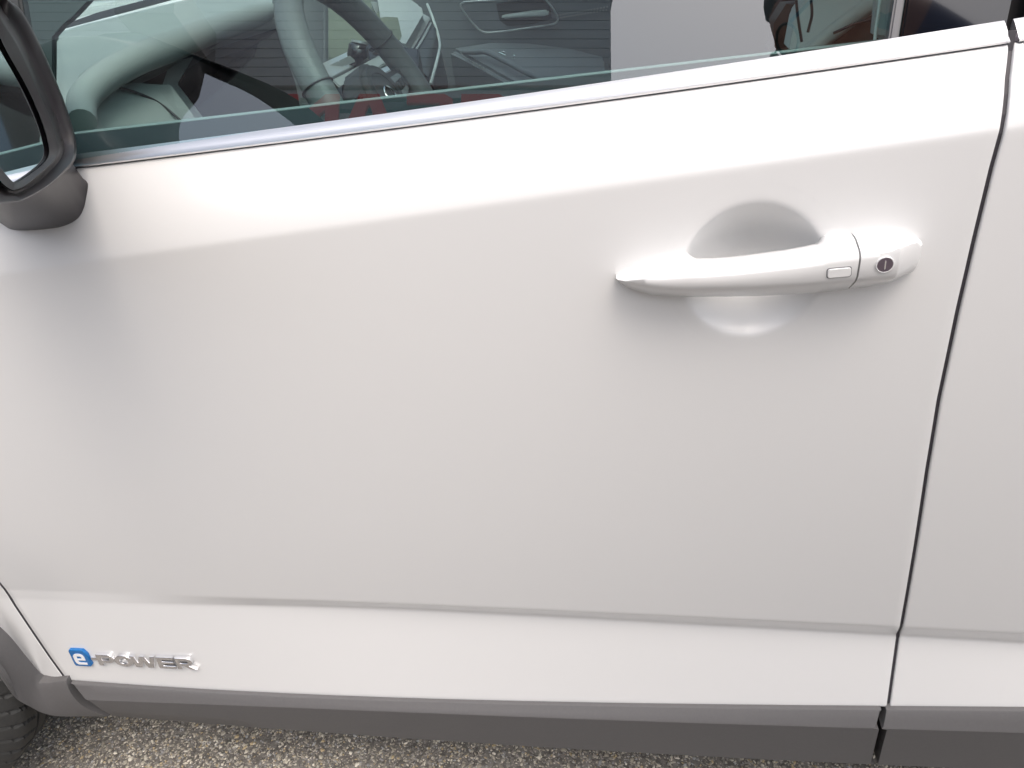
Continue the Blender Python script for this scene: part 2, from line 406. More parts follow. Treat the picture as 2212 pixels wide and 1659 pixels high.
# wheel arch piece: runs from the sill up round the wheel opening
outer = [at(u_, v_, Y_) for u_, v_, Y_ in [(142, 1470.5, -.006), (111, 1474.5, -.007), (88, 1475.5, -.010), (74, 1469, -.012), (42, 1432, -.018), (0, 1383, -.024)]]
def go_round(path, Y):
    p = path[-1]; r = math.hypot(p[0]+1.115, p[2]-.345); a0 = math.atan2(p[2]-.345, p[0]+1.115)
    return path+[np.array([-1.115+r*cos(a), Y, .345+r*sin(a)]) for a in np.linspace(a0, radians(95), 10)[1:]]
outer = go_round(outer, -.030)
inner = [at(u_, v_, Y_) for u_, v_, Y_ in [(236, 1549, .010), (180, 1549, .006), (125, 1548, -.008), (95, 1542, -.018), (70, 1530, -.028), (33, 1507, -.042), (0, 1454, -.052)]]
inner = go_round(inner, -.054)
# right edge follows the split with the sill piece
se = [at(u_, v_, -.008) for u_, v_ in [(146, 1472), (167, 1496), (195, 1521), (236, 1549)]]
sc = smoothline(se, 12)
G = []
N = 90
def spaced(P, n):
    Q = smoothline(P, 600); d = np.r_[0, np.cumsum(np.linalg.norm(np.diff(Q, axis=0), axis=1))]
    s_ = np.linspace(0, 1, n)**1.25*d[-1]
    return np.stack([np.interp(s_, d, Q[:, k]) for k in range(3)], 1)
oc = spaced(outer, N); ic = spaced(inner, N)
for j in range(N):
    o, i_ = oc[j], ic[j]; w = max(0, 1-j/22.)**2
    row = [o+np.array([0, .012, 0]), o+np.array([0, .004, 0]), o+np.array([0, .0005, -.0006])]
    for t in np.linspace(.03, .97, 12):
        sp = np.array([np.interp(t, np.linspace(0, 1, 12), sc[:, k]) for k in range(3)])
        p = o+(i_-o)*t+w*(sp-(sc[0]+(sc[-1]-sc[0])*t))
        row.append(p+np.array([0, -.008*4*t*(1-t), 0]))
    row += [i_+np.array([0, .003, 0]), i_+np.array([-.004, .010, .0])]
    G.append(row)
G = np.array(G, float)
A = G[0].copy(); A[:, 1] += .05
grid('wheel_arch_trim', np.concatenate([A[None], G]), CLAD, car, angle=40)

# ---- door handle
def hl(pts, Y): 
    q = np.array([at(u_, v_, Y) for u_, v_ in pts]); return lambda x: float(np.interp(x, q[:, 0], q[:, 2]))
def chaikin(P, n=1):
    P = np.array(P)
    for _ in range(n):
        Q = np.roll(P, -1, 0); P = np.stack([.86*P+.14*Q, .14*P+.86*Q], 1).reshape(-1, 3)
    return P
YE, YF = -.014, -.034
up_e = hl([(1330.5, 608), (1345, 597.5), (1370, 586), (1422, 570), (1460, 559.5), (1478, 557), (1490, 559), (1505, 561.5), (1540, 561), (1595, 556.6), (1700, 542.7), (1745, 534.5), (1769, 529), (1778, 523), (1790, 517.5), (1852, 513.5), (1856, 512.6), (1918, 510.5), (1960, 511.5), (1973, 514), (1982, 519), (1989, 527)], YE)
up_c = hl([(1330, 609), (1422, 604.5), (1595, 591), (1734, 575.6), (1857, 558), (1925, 546), (1960, 531), (1989, 515)], YF)
lo_c = hl([(1330, 620), (1353, 621), (1492, 624), (1630, 621), (1769, 612), (1857, 604), (1925, 600), (1960, 596.5), (1989, 592)], YF)
lo_e = hl([(1330.5, 611), (1336, 623), (1353, 632), (1405, 641.5), (1481, 644), (1630, 642), (1769, 634.5), (1855, 624.5), (1907, 614.5), (1956, 603), (1975, 597), (1989, 586)], YE)
hx0, hxs, hx1 = at(1330.5, 608, YE)[0], at(1856.5, 570, YF)[0], at(1988.5, 560, YE)[0]
def handle(name, xa, xb, parent, endcap):
    xs = xa+(xb-xa)*(.5-.5*np.cos(np.linspace(0, pi, 90))); G = []
    for x in xs:
        e = max(0., min(1., (x-hx0)/.05)); e = math.sqrt(1-(1-e)**2)               # nose swells out of the door
        e2 = max(0., min(1., (hx1-x)/.022)); e2 = e2**.8 if endcap else 1
        yf = .004+(YF-.004)*(.35+.65*e)*(.42+.58*e2); ye = .004+(YE-.004)*min(e, 1)*(.6+.4*e2)
        ue, uc, lc, le = up_e(x), up_c(x), lo_c(x), lo_e(x)
        w_ = float(sm(ue-uc, .001, .009))
        uc = min(uc, ue-.0012); lc = max(lc, le+.0012)
        if uc < lc: uc = lc = .5*(uc+lc)
        over = sm(x, cupx-cuprx*1.02, cupx-cuprx*.8)*(1-sm(x, cupx+cuprx*.8, cupx+cuprx*1.02))
        yb = .012+(-.006-.012)*over
        G.append(chaikin([(x, yb, ue-.002), (x, ye, ue), (x, w_*(yf+.004)+(1-w_)*.5*(ye+yf), (.5+.05*w_)*uc+(.5-.05*w_)*ue), (x, yf, uc), (x, yf, lc), (x, ye, le), (x, yb, le+.002)]))
    return grid(name, np.array(G), PAINT, parent, closed_u=True, caps=True, angle=50)
hd = handle('door_handle', hx0, hxs-.0006, car, False)
handle('handle_cap', hxs+.0008, hx1, hd, True)
# button with its recessed outline, and the key lock
hB = np.array([at(u_, v_, YF) for u_, v_ in [(1787, 581), (1838, 576.5), (1838, 595.5), (1787, 600)]])
cB = hB.mean(0)
def rrect(w, h, r, n=5):
    return arc(w/2-r, h/2-r, r, r, 0, 90, n)+arc(-w/2+r, h/2-r, r, r, 90, 180, n)+arc(-w/2+r, -h/2+r, r, r, 180, 270, n)+arc(w/2-r, -h/2+r, r, r, 270, 360, n)
bw, bh = np.linalg.norm(hB[1]-hB[0]), np.linalg.norm(hB[3]-hB[0])
tiltb = math.atan2(hB[1][2]-hB[0][2], hB[1][0]-hB[0][0])
def face_frame(p, tilt=0., lean=0.):
    """local x along the car, y up, z out of the door"""
    ex = Vector((cos(tilt), 0, sin(tilt))); ez = Vector((0, -cos(lean), sin(lean))); ey = ez.cross(ex)
    return Matrix(((ex.x, ey.x, ez.x, p[0]), (ex.y, ey.y, ez.y, p[1]), (ex.z, ey.z, ez.z, p[2]), (0, 0, 0, 1)))
def onhandle(p, dy): return (p[0], p[1]+dy, p[2])
BF = face_frame(onhandle(cB, .0008), tiltb)
curve_mesh('button_outline', [rrect(bw+.0012, bh+.0012, .002), rrect(bw-.0002, bh-.0002, .0016)], .0012, .0, GREYRUB, BF, hd)
curve_mesh('unlock_button', [rrect(bw-.0002, bh-.0002, .0018)], .0018, .0005, PAINT, BF, hd)
kp = at(1911, 571, YF)
def ring(name, p, ro, ri, d, m, parent, tilt=0., lean=0., bev=.0004):
    return curve_mesh(name, [arc(0, 0, ro, ro, 0, 352, 40), arc(0, 0, ri, ri, 0, 352, 40)], d, bev, m, face_frame(p, tilt, lean), parent)
ring('lock_bezel', onhandle(kp, .0003), .0064, .0056, .0012, PAINT, hd)
curve_mesh('key_lock', [arc(0, 0, .0056, .0056, 0, 352, 40)], .0006, .0002, mat('smoked_metal', (.26, .22, .27), .35, metal=1), face_frame(onhandle(kp, -.0004)), hd)
curve_mesh('key_slot', [[(-.0005, -.0034), (.0005, -.0034), (.0005, .0034), (-.0005, .0034)]], .0003, .0, BRIGHT, face_frame(onhandle(kp, -.0013), .05), hd)

# ---- badge on the lower door
bl, br = onskin(166.5, 1433), onskin(427, 1443.5)
tl = onskin(150, 1399)
btilt = math.atan2(br[2]-bl[2], br[0]-bl[0]); blean = math.atan2(onskin(160, 1400)[1]-onskin(166, 1433)[1], onskin(160, 1400)[2]-onskin(166, 1433)[2])
blean = -blean if blean < 0 else blean
TILEW = onskin(202, 1432)[0]-bl[0]; TILEH = tl[2]-bl[2]
FR = face_frame(bl, btilt, 0)
ex = Vector((cos(btilt), 0, sin(btilt))); eyv = Vector((tl-bl)); eyv -= ex*eyv.dot(ex); eyv.normalize(); ezv = ex.cross(eyv)
def badge_frame(off):
    o = Vector(bl)+ezv*off
    return Matrix(((ex.x, eyv.x, ezv.x, o.x), (ex.y, eyv.y, ezv.y, o.y), (ex.z, eyv.z, ezv.z, o.z), (0, 0, 0, 1)))
BLUE = mat('blue_badge_enamel', (.006, .19, .56), .22, metal=.4, coat=1)
WHITEB = mat('white_badge_letter', (.82, .83, .84), .3)
tw, th = TILEW, TILEH
tile = [(.06*tw, 0), (.93*tw, 0), (tw, .08*th), (tw, .72*th), (.92*tw, .86*th), (.82*tw, th), (.07*tw, th), (0, .93*th), (0, .10*th)]
badge = curve_mesh('badge', [tile], .0016, .0010, BLUE, badge_frame(.0016), car)
def S(pts, w, h, ox, oy): return [(ox+x*w, oy+y*h) for x, y in pts]
eo = arc(.34, .66, .34, .34, 180, 90, 6)+arc(.66, .66, .34, .34, 90, 0, 6)+[(1, .40), (.30, .40), (.30, .30)]+arc(.42, .30, .12, .12, 180, 270, 4)+[(1.02, .18), (1.02, 0)]+arc(.30, .30, .30, .30, 270, 180, 6)
ei = [(.30, .55), (.72, .55), (.72, .72), (.66, .78), (.36, .78), (.30, .72)]
curve_mesh('letter', [S(eo, .64*tw, .66*th, .16*tw, .13*th), S(ei, .64*tw, .66*th, .16*tw, .13*th)], .0003, .0001, WHITEB, badge_frame(.0044), badge)
LET = {
 'P': ([[(0, 0), (.27, 0), (.27, .27), (.72, .27)]+arc(.72, .635, .30, .365, -90, 90, 9)+[(0, 1)], [(.27, .50), (.66, .50)]+arc(.66, .625, .1, .125, -90, 90, 5)+[(.27, .75)]], 1.02),
 'O': ([arc(.55, .5, .55, .5, 0, 350, 32), arc(.55, .5, .26, .24, 0, 345, 24)], 1.1),
 'W': ([[(.22, 0), (.60, 0), (.80, .52), (.98, 0), (1.34, 0), (1.58, 1), (1.30, 1), (1.15, .34), (.93, 1), (.64, 1), (.42, .34), (.28, 1), (0, 1)]], 1.58),
 'E': ([[(0, 0), (1.0, 0), (1.0, .23), (.28, .23), (.28, .40), (.93, .40), (.93, .61), (.28, .61), (.28, .77), (1.0, .77), (1.0, 1), (0, 1)]], 1.0),
 'R': ([[(0, 0), (.27, 0), (.27, .30), (.42, .30), (.86, 0), (1.22, 0), (.80, .31)]+arc(.76, .655, .30, .345, -75, 90, 9)+[(0, 1)], [(.27, .52), (.68, .52)]+arc(.68, .635, .1, .115, -90, 90, 5)+[(.27, .75)]], 1.2)}
def lx(u_, v_): return (Vector(onskin(u_, v_))-Vector(bl)).dot(ex)
def ly(u_, v_): return (Vector(onskin(u_, v_))-Vector(bl)).dot(eyv)
starts = [(c, lx(a, b2), lx(a2, b3)) for c, a, b2, a2, b3 in [('P', 219, 1431, 250, 1420), ('O', 252, 1424, 291, 1424), ('W', 287, 1425, 340, 1425), ('E', 346, 1430, 385, 1437), ('R', 386, 1432, 430, 1443)]]
y0, y1 = ly(222.6, 1432), ly(211, 1409)
Hh = y1-y0
for c, xa, xb in starts:
    polys, wd = LET[c]
    curve_mesh('letter', [S(p, (xb-xa)/wd, Hh, xa, y0) for p in polys], .0020, .0008, CHROME, badge_frame(.0016), badge)
curve_mesh('hyphen', [[(lx(199, 1417), y0+.42*Hh), (lx(213, 1417), y0+.42*Hh), (lx(213, 1417), y0+.66*Hh), (lx(199, 1417), y0+.66*Hh)]], .0014, .0009, CHROME, badge_frame(.0013), badge)

# ---- front wheel, steered a little
WC = np.array([-1.136, .040, .345]); PH = .05
fwd = np.array([cos(PH), -sin(PH), 0]); inb = np.array([sin(PH), cos(PH), 0])
def tyre_pt(a, w, r): return WC+inb*w+fwd*r*cos(a)+np.array([0, 0, 1])*r*sin(a)
wheel = bpy.data.objects.new('front_wheel', None); link(wheel, car)
def groove(w, w0, d=.007, b=.0022): return -d if abs(w-w0) < b else 0
NA = 540; A0 = np.linspace(0, 2*pi, NA, endpoint=False)
ws = np.unique(np.concatenate([np.linspace(-.070, .055, 56), [q+s*t for q in (-.015, .007) for s in (-1, 1) for t in (.0020, .0024)], [q+s*t for q in (.030,) for s in (-1, 1) for t in (.0016, .0020)]]))
G = []
for w in ws:
    row = []
    sh = max(0, (-.036-w)/.034); shi = max(0, (w-.035)/.02)
    r0 = .345-.040*sh**2.2-.02*shi**2
    for a in A0:
        r = r0+groove(w, -.015)+groove(w, .007)+groove(w, .030, .006, .0018)
        ph = ((a+7.5*(w+.05)**2*4+.9*w)*60/(2*pi)) % 1
        if w < -.020 and w > -.080 and ph < .13: r -= .0045
        if .010 < w < .026 and ((a-2.2*w)*60/(2*pi)) % 1 < .12: r -= .003
        row.append(tyre_pt(a, w, r))
    G.append(row)
o_ = [[tyre_pt(a, w, r) for a in A0] for w, r in ((-.064, .225), (-.077, .25), (-.079, .28))]
i_ = [[tyre_pt(a, .058, r) for a in A0] for r in (.30, .26, .225)]
grid('tyre', np.array(o_+G+i_), TYRE, wheel, closed_u=True, angle=35)
def disc_ring(name, prof_, m, parent, n=64):
    G = [[tyre_pt(a, w, r) for a in np.linspace(0, 2*pi, n, endpoint=False)] for w, r in prof_]
    return grid(name, np.array(G), m, parent, closed_u=True, angle=40)
disc_ring('rim', [(-.066, .232), (-.072, .228), (-.070, .212), (-.06, .205), (-.05, .06), (-.058, .02), (-.03, .0)], SILVER, wheel)
# arch liner
G = [[(-1.115+.372*cos(a), y, .345+.372*sin(a)) for y in (.08, .34)] for a in np.linspace(-.35, pi+.3, 30)]
grid('arch_liner', np.array(G), DARK, car)

# ---- side glass, pillar cover, seals
TG = radians(20)
gn = np.array([0, -cos(TG), sin(TG)]); gp0 = np.array([0, .052, .985])
def ong(u_, v_, off=0.): return onplane(u_, v_, gp0+gn*off, gn)
def glass_y(z): return .052+(z-.985)*tan(TG)
def slab(name, pts, off, th, m, parent, bevel=.001): 
    return panel(name, [np.array(p)+gn*off for p in pts], th, m, parent, bevel, d=tuple(-gn))
def gq(x, z): return (x, glass_y(z), z)
ge = [ong(1916, 84), ong(1929, 0)]
exr = (ge[1]-ge[0])/(ge[1][2]-ge[0][2])
def edge_x(z): return ge[0][0]+exr[0]*(z-ge[0][2])
slab('side_window', [gq(-.66, .92), gq(edge_x(.96), .96), gq(edge_x(1.42), 1.42), gq(-.05, 1.42), gq(-.66, 1.10)], 0, .004, GLASS, car, 0)
xw = edge_x(1.0)
slab('window_frame', [gq(edge_x(.97)+.0005, .97), gq(edge_x(.97)+.0075, .97), gq(edge_x(1.42)+.0075, 1.42), gq(edge_x(1.42)+.0005, 1.42)], .003, .012, GREYRUB, car, .0015)
pr = at(2171, 44, .05)[0]
slab('pillar_cover', [gq(edge_x(.97)+.0085, .97), gq(pr, .97), gq(pr+.01+.05, 1.42), gq(edge_x(1.42)+.0085, 1.42)], .004, .006, PIANO, car, .0015)
slab('pillar_cover', [gq(pr+.011, .97), gq(pr+.12, .97), gq(pr+.16, 1.42), gq(pr+.071, 1.42)], .004, .006, PIANO, car, .0015)
slab('rear_side_window', [gq(pr+.125, .97), gq(1.15, 1.0), gq(1.05, 1.42), gq(pr+.165, 1.42)], 0, .004, glassmat('privacy_glass', (.25, .28, .28), 1.9), car, 0)
slab('pillar_seal', [gq(pr-.03, .96), gq(pr+.05, .96), gq(pr+.09, 1.42), gq(pr+.02, 1.42)], -.012, .03, DARK, car, 0)
slab('waist_seal', [gq(edge_x(.98)+.009, .985), gq(pr-.001, .990), gq(pr-.001, 1.014), gq(edge_x(1.0)+.009, 1.010)], .0075, .003, RUBBER, car, .001)
# front quarter cover (sail panel) and pillar
q0 = ong(119, 160)
slab('sail_panel', [gq(-.90, .93), gq(q0[0]-.02, .955), gq(q0[0]-.02, 1.09), gq(-.72, 1.09), gq(-.90, 1.0)], .003, .012, DASHD, car, .002)

# ---- inside of the front door: padded top with a pale edge
def strip(name, top, bot, Yt, Yb, drop, m, parent, x0=-.8, x1=.34):
    ft, fb = fit(top, Yt, 1), fit(bot, Yb, 1); xs = np.linspace(x0, x1, 24)
    return grid(name, np.array([[(x, Yb, float(fb(x))), (x, Yt, float(ft(x))), (x, Yt, float(ft(x))-drop), (x, Yb, float(fb(x))-drop)] for x in xs]), m, parent, closed_u=True, caps=True, smooth=False)
tl_ = [(160, 275), (575, 245), (1061, 192), (1341, 153), (1726, 92)]
PADM = mat('dark_door_pad', (.022, .026, .028), .6, bump=(900, .5, .001), noise=(200, (.03, .034, .036)))
strip('door_top_pad', [(a, b2+6) for a, b2 in tl_], [(a, b2+50) for a, b2 in tl_], .125, .064, .03, PADM, car)
strip('door_top_edge', tl_, [(a, b2+4.6) for a, b2 in tl_], .136, .128, .05, WHITEL if False else DASH, car)
strip('door_inner_panel', [(a, b2+10) for a, b2 in tl_], [(a, b2+14) for a, b2 in tl_], .150, .138, .55, DASHD, car)

# ---- steering wheel
SC = np.array([-.311, .462, .905]); sa, sb = .51, .02
sax = np.array([cos(sa)*cos(sb), sin(sb), sin(sa)*cos(sb)])
se1 = np.cross(sax, [0, 0, 1.]); se1 /= np.linalg.norm(se1); se2 = np.cross(sax, se1)
if se2[2] < 0: se2 = -se2
def sw(a, r, h=0.): return SC+se1*r*cos(a)+se2*r*sin(a)+sax*h
def sxy(x, y, h=0.): return SC+se1*x+se2*y+sax*h
GREYL = mat('grey_wheel_leather', (.17, .178, .18), .42, bump=(420, .3, .0008))
steer = bpy.data.objects.new('steering_wheel', None); link(steer, car)
G = []
for a in np.linspace(0, 2*pi, 97)[:-1]:
    c = sw(a, .172); rd = se1*cos(a)+se2*sin(a)
    G.append([c+rd*.0155*cos(t)+sax*.0185*sin(t) for t in np.linspace(0, 2*pi, 17)[:-1]])
G.append(G[0]); grid('rim', np.array(G), GREYL, steer, closed_u=True)
for a in (radians(200), radians(330), radians(22), radians(158)):
    P = [sw(a, .172)+(se1*cos(a)+se2*sin(a))*.0165*cos(t)+sax*.0195*sin(t) for t in np.linspace(0, 2*pi, 25)[:-1]]
    tube('rim_seam', P, .0011, RUBBER, steer, 5, closed=True)
def wheel_plate(name, pts, h, th, m, bev=.004):
    return panel(name, [sxy(x, y, h) for x, y in pts], th, m, steer, bev, d=tuple(-sax))
wheel_plate('hub_cover', arc(0, 0, .062, .056, 0, 345, 24), .012, .04, DASHD, .008)
wheel_plate('spoke', [(-.15, .022), (-.05, .03), (-.05, -.03), (-.15, -.012)], .0, .018, BLACKP)
wheel_plate('spoke', [(.15, .022), (.05, .03), (.05, -.03), (.15, -.012)], .0, .018, BLACKP)
wheel_plate('spoke', [(-.028, -.04), (.028, -.04), (.022, -.155), (-.022, -.155)], -.004, .016, SILVER)
for s_ in (-1, 1):
    wheel_plate('button_pad', [(s_*.062, .02), (s_*.12, .017), (s_*.118, -.010), (s_*.064, -.02)], .005, .006, PIANO, .002)
    for k in range(3):
        wheel_plate('button', [(s_*(.070+k*.016), .010), (s_*(.081+k*.016), .010), (s_*(.081+k*.016), -.003), (s_*(.070+k*.016), -.003)], .009, .005, DASHD, .0015)
tube('emblem_ring', [sxy(.017*cos(t), .017*sin(t), .0135) for t in np.linspace(0, 2*pi, 29)[:-1]], .0022, BRIGHT, steer, 6, closed=True)
tube('hub_seam', [sxy(.040*cos(t), .038*sin(t), .0122) for t in np.linspace(0, 2*pi, 37)[:-1]], .0009, RUBBER, steer, 5, closed=True)
cc0 = SC-sax*.03; cc1 = SC-sax*.38
tube('steering_column', [cc0, cc0*.6+cc1*.4, cc1], .05, BLACKP, car, 16)

# ---- dashboard
def ps(pts, Y): return [at(u_, v_, Y) for u_, v_ in pts]
dash = panel('dashboard', [(-.62, .13, .55), (-1.12, .13, .62), (-1.12, .13, .90), (-.99, .13, .93), (-.84, .13, .93), (-.66, .13, .92), (-.60, .13, .86)], 1.46, DASH, car, .012)
# pale top pad, seen edge-on: from the base of the screen to the visor over the gauges
top = [at(119, 84, .55), at(135, 69, .62), at(179, 54, .70), at(234, 41, .78), at(395, 2, .98), at(590, -35, 1.22)]
mid = [at(119, 130, .42), at(150, 118, .46), at(220, 104, .52), at(300, 82, .60), at(430, 40, .74), at(588, 6, .92)]
low = [at(125, 250, .22), at(160, 226, .27), at(235, 160, .36), at(323, 112, .44), at(450, 58, .60), at(587, 25, .78)]
T, Mi, Lo = smoothline(top, 40), smoothline(mid, 40), smoothline(low, 40)
G = []
for a, b_, c in zip(T, Mi, Lo):
    row = [a+np.array([-.06, .04, -.05]), a]
    for t in np.linspace(.05, 1, 14):
        row.append((1-t)**2*a+2*t*(1-t)*b_+t*t*c)
    row += [c+np.array([.012, -.004, -.010]), c+np.array([.004, .01, -.024]), c+np.array([-.05, .05, -.06])]
    G.append(row)
grid('dash_top_pad', np.array(G), DASH, dash)
# gauge hood: rolled edge that sweeps up from the door end
hoodc = smoothline([at(178, 262, .18), at(180, 215, .22), at(225, 168, .27), at(300, 126, .34), at(375, 98, .42), at(455, 66, .52), at(530, 41, .64), at(586, 22, .74)], 50)
tube('gauge_hood', hoodc, .03, DASH, dash, 14, radii=np.interp(np.linspace(0, 1, 50), [0, .15, .5, .9, 1], [.014, .0155, .018, .017, .011]))
# underside of the hood, its shade coloured in black, and the gauge screen below it
G = []
for t in np.linspace(0, 1, 30):
    a = hoodc[int(6+t*43)]; G.append([a+np.array([.012, .0, -.004]), a+np.array([-.01, .02, -.012]), a+np.array([-.05, .06, -.035]), a+np.array([-.10, .10, -.10]), a+np.array([-.14, .10, -.12])])
grid('hood_underside', np.array(G), BLACKP, dash)
_p0, _p1, _p2 = at(592, 44, .80), at(367, 187, .49), at(640, 260, .62); dn = np.cross(_p1-_p0, _p2-_p0); dn /= np.linalg.norm(dn); dn = dn if dn[1] < 0 else -dn
def ond(u_, v_, off=0): return onplane(u_, v_, _p0+dn*off, dn)
scr = panel('instrument_display', [ond(*p) for p in [(592, 44), (566, 46), (490, 72), (439, 98), (409, 128), (378, 166), (367, 187), (385, 215), (407, 246), (450, 300), (660, 290), (640, 180)]], .02, PIANO, dash, .002, d=tuple(-dn))
tube('display_rim', smoothline([ond(u_, v_, .003) for u_, v_ in [(606, 66), (600, 50), (592, 44), (566, 46), (490, 72), (439, 98), (409, 128), (380, 163), (368, 187), (385, 215), (407, 246), (420, 270)]], 60), .0016, WHITEL, dash, 6)
panel('trim_surround', [at(400, 120, .53), at(360, 150, .46), at(348, 186, .42), at(356, 240, .38), at(420, 300, .38), at(425, 260, .43), at(370, 188, .475), at(405, 130, .53)], .02, DASH, dash, .003)
panel('lower_dash', [at(205, 214, .26), at(255, 190, .31), at(345, 195, .37), at(385, 250, .35), at(420, 300, .34), at(180, 300, .20)], .03, DASH, dash, .004)
tube('dash_seam', smoothline([at(259, 189, .302), at(300, 202, .325), at(343, 222, .345), at(390, 260, .335)], 20), .0016, RUBBER, dash, 6)
panel('light_knob', [at(163, 172, .25), at(174, 158, .26), at(190, 162, .27), at(180, 190, .26), at(166, 194, .25)], .02, SILVER, dash, .003)
# silver vent edges beside the wheel rim
for a in ([(610, 50), (616, 58), (623, 76), (616, 80)], [(612, 85), (618, 82), (622, 88), (615, 91)], [(613, 106), (619, 104), (624, 120), (618, 125)]):
    panel('vent_edge', ps(a, .84), .012, BRIGHT, dash, .001)
panel('dash_face', [at(592, 30, .86), at(640, -30, .92), at(700, -30, 1.0), at(700, 330, .8), at(560, 330, .75), at(600, 180, .8)], .03, TRIM, dash, .003)
# passenger side of the dash seen through the wheel
panel('fascia_insert', [at(640, 30, 1.25), at(760, -10, 1.35), at(900, 40, 1.25), at(860, 90, 1.10), at(740, 140, 1.0), at(670, 160, .96)], .02, OLIVE, dash, .003)

# ---- centre console
con = panel('centre_console', [at(684, 147, .86), at(763, 110, .98), at(802, 91, 1.02), at(905, 105, 1.0), at(900, 200, .8), at(840, 230, .72), at(717, 172, .80), at(689, 159, .84)], .06, BLACKP, car, .003, d=(0, .3, -1))
def up(p, h): return np.array(p)+np.array([0, 0, h])
panel('switch_plate', [up(p, .004) for p in [at(684, 147, .86), at(763, 111, .98), at(775, 142, .90), at(717, 171, .80), at(689, 159, .84)]], .008, SILVER, con, .001, d=(0, .3, -1))
for a in ([(709, 150), (731, 139), (744, 147), (722, 156)], [(733, 138), (757, 127), (768, 137), (746, 146)]):
    panel('console_button', [up(at(u_, v_, .875), .006) for u_, v_ in a], .004, DASH, con, .0006, d=(0, .3, -1))
panel('console_lip', [at(717, 172, .795), at(823, 117, .93), at(838, 132, .88), at(784, 166, .80), at(745, 200, .74)], .02, DASH, con, .002, d=(0, .4, -1))
panel('console_lip_trim', [at(784, 167, .80), at(845, 137, .86), at(853, 145, .84), at(800, 178, .76)], .01, SILVER, con, .002, d=(0, .4, -1))
kb = at(777, 138, .90)
gear = tube('gear_selector', [kb, kb+np.array([0, 0, .018]), kb+np.array([.003, 0, .032]), kb+np.array([.004, 0, .036])], .02, PIANO, con, 20, radii=[.021, .020, .018, .012])
tube('selector_cap', [kb+np.array([.006, .004, .034]), kb+np.array([.007, .005, .038])], .016, SILVER, con, 18)
for u_, v_ in ((804, 110), (812, 118), (795, 132), (819, 103)):
    panel('console_switch', [up(at(u_+a*8, v_+b_*4, .93), .003) for a, b_ in ((-1, 0), (0, -1), (1, 0), (0, 1))], .003, DASHD, con, .0005, d=(0, .3, -1))

# ---- passenger seat
pseat = panel('passenger_seat', [at(790, -30, 1.28), at(860, -30, 1.34), at(922, 6, 1.30), at(929, 46, 1.24), at(890, 114, 1.06), at(850, 90, 1.08), at(820, 40, 1.20)], .12, SEAT, car, .02, d=(0, .35, -1), seg=4)
panel('seat_bolster', [at(889, 114, 1.05), at(928, 48, 1.22), at(930, 10, 1.30), at(944, 71, 1.22), at(950, 100, 1.15), at(931, 181, 1.0), at(905, 150, 1.0)], .1, mat('dark_leather_side', (.10, .11, .112), .4, bump=(350, .3, .001)), pseat, .01, d=(0, .5, -1), seg=3)
tube('seat_piping', smoothline([at(923, 9, 1.29), at(936, 42, 1.25), at(946, 74, 1.21), at(950, 99, 1.14), at(944, 130, 1.07), at(930, 181, .99)], 30), .003, WHITEL, pseat, 6)
tube('seam', smoothline([at(928, 46, 1.225), at(912, 76, 1.14), at(890, 113, 1.045)], 20), .002, RUBBER, pseat, 6)
tube('seam', smoothline([at(931, 50, 1.22), at(916, 80, 1.13), at(894, 116, 1.04)], 20), .002, SEAT, pseat, 6)

# ---- passenger door seen from inside
PY = 1.52
ptrim = panel('passenger_door_trim', [(-1.0, PY+.02, .35), (1.0, PY+.02, .35), (1.0, PY+.02, 1.0), (-1.0, PY+.02, .97)], .08, TRIM, car, .01)
tube('handle_surround', smoothline([at(u_, v_, PY) for u_, v_ in [(1068, 0), (1020, 3), (1000, 6), (996, 14), (1009, 35), (1027, 56), (1040, 67), (1057, 70), (1100, 66), (1150, 59), (1191, 53), (1204, 46), (1204, 36), (1195, 19), (1180, 0), (1170, -16), (1120, -10), (1068, 0)]], 120), .0026, SILVER, ptrim, 6)
panel('handle_recess', [at(u_, v_, PY+.018) for u_, v_ in [(1070, 8), (1165, -8), (1190, 12), (1194, 40), (1150, 54), (1095, 58), (1078, 45)]], .005, DASHD, ptrim, .002)
panel('inner_handle', [at(u_, v_, PY-.012) for u_, v_ in [(1081, 36), (1088, 33), (1150, 24), (1182, 22), (1187, 30), (1180, 35), (1120, 38), (1087, 41)]], .015, WHITEL, ptrim, .003)
arm = panel('armrest', [at(966, 103, PY-.02), at(1060, 92, PY), at(1144, 83, PY), at(1230, 100, PY), at(1310, 120, PY), at(1330, 200, PY-.16), at(1180, 205, PY-.24), at(1120, 185, PY-.22), at(1000, 120, PY-.08)], .10, TRIM, ptrim, .012, d=(0, .25, -1), seg=3)
tube('pull_ridge', smoothline([at(1000, 112, PY-.09), at(1030, 112, PY-.10), at(1050, 112, PY-.11), at(1090, 131, PY-.15), at(1125, 150, PY-.19), at(1175, 175, PY-.24)], 30), .007, TRIM, arm, 8)
for a, b_ in (((1078, 117), (1092, 123)), ((1086, 116), (1090, 117)), ((1109, 130), (1112, 131)), ((1110, 123), (1113, 124))):
    tube('window_switch', [up(at(*a, PY-.10), .004), up(at(*b_, PY-.10), .004)], .003, BRIGHT, arm, 6)
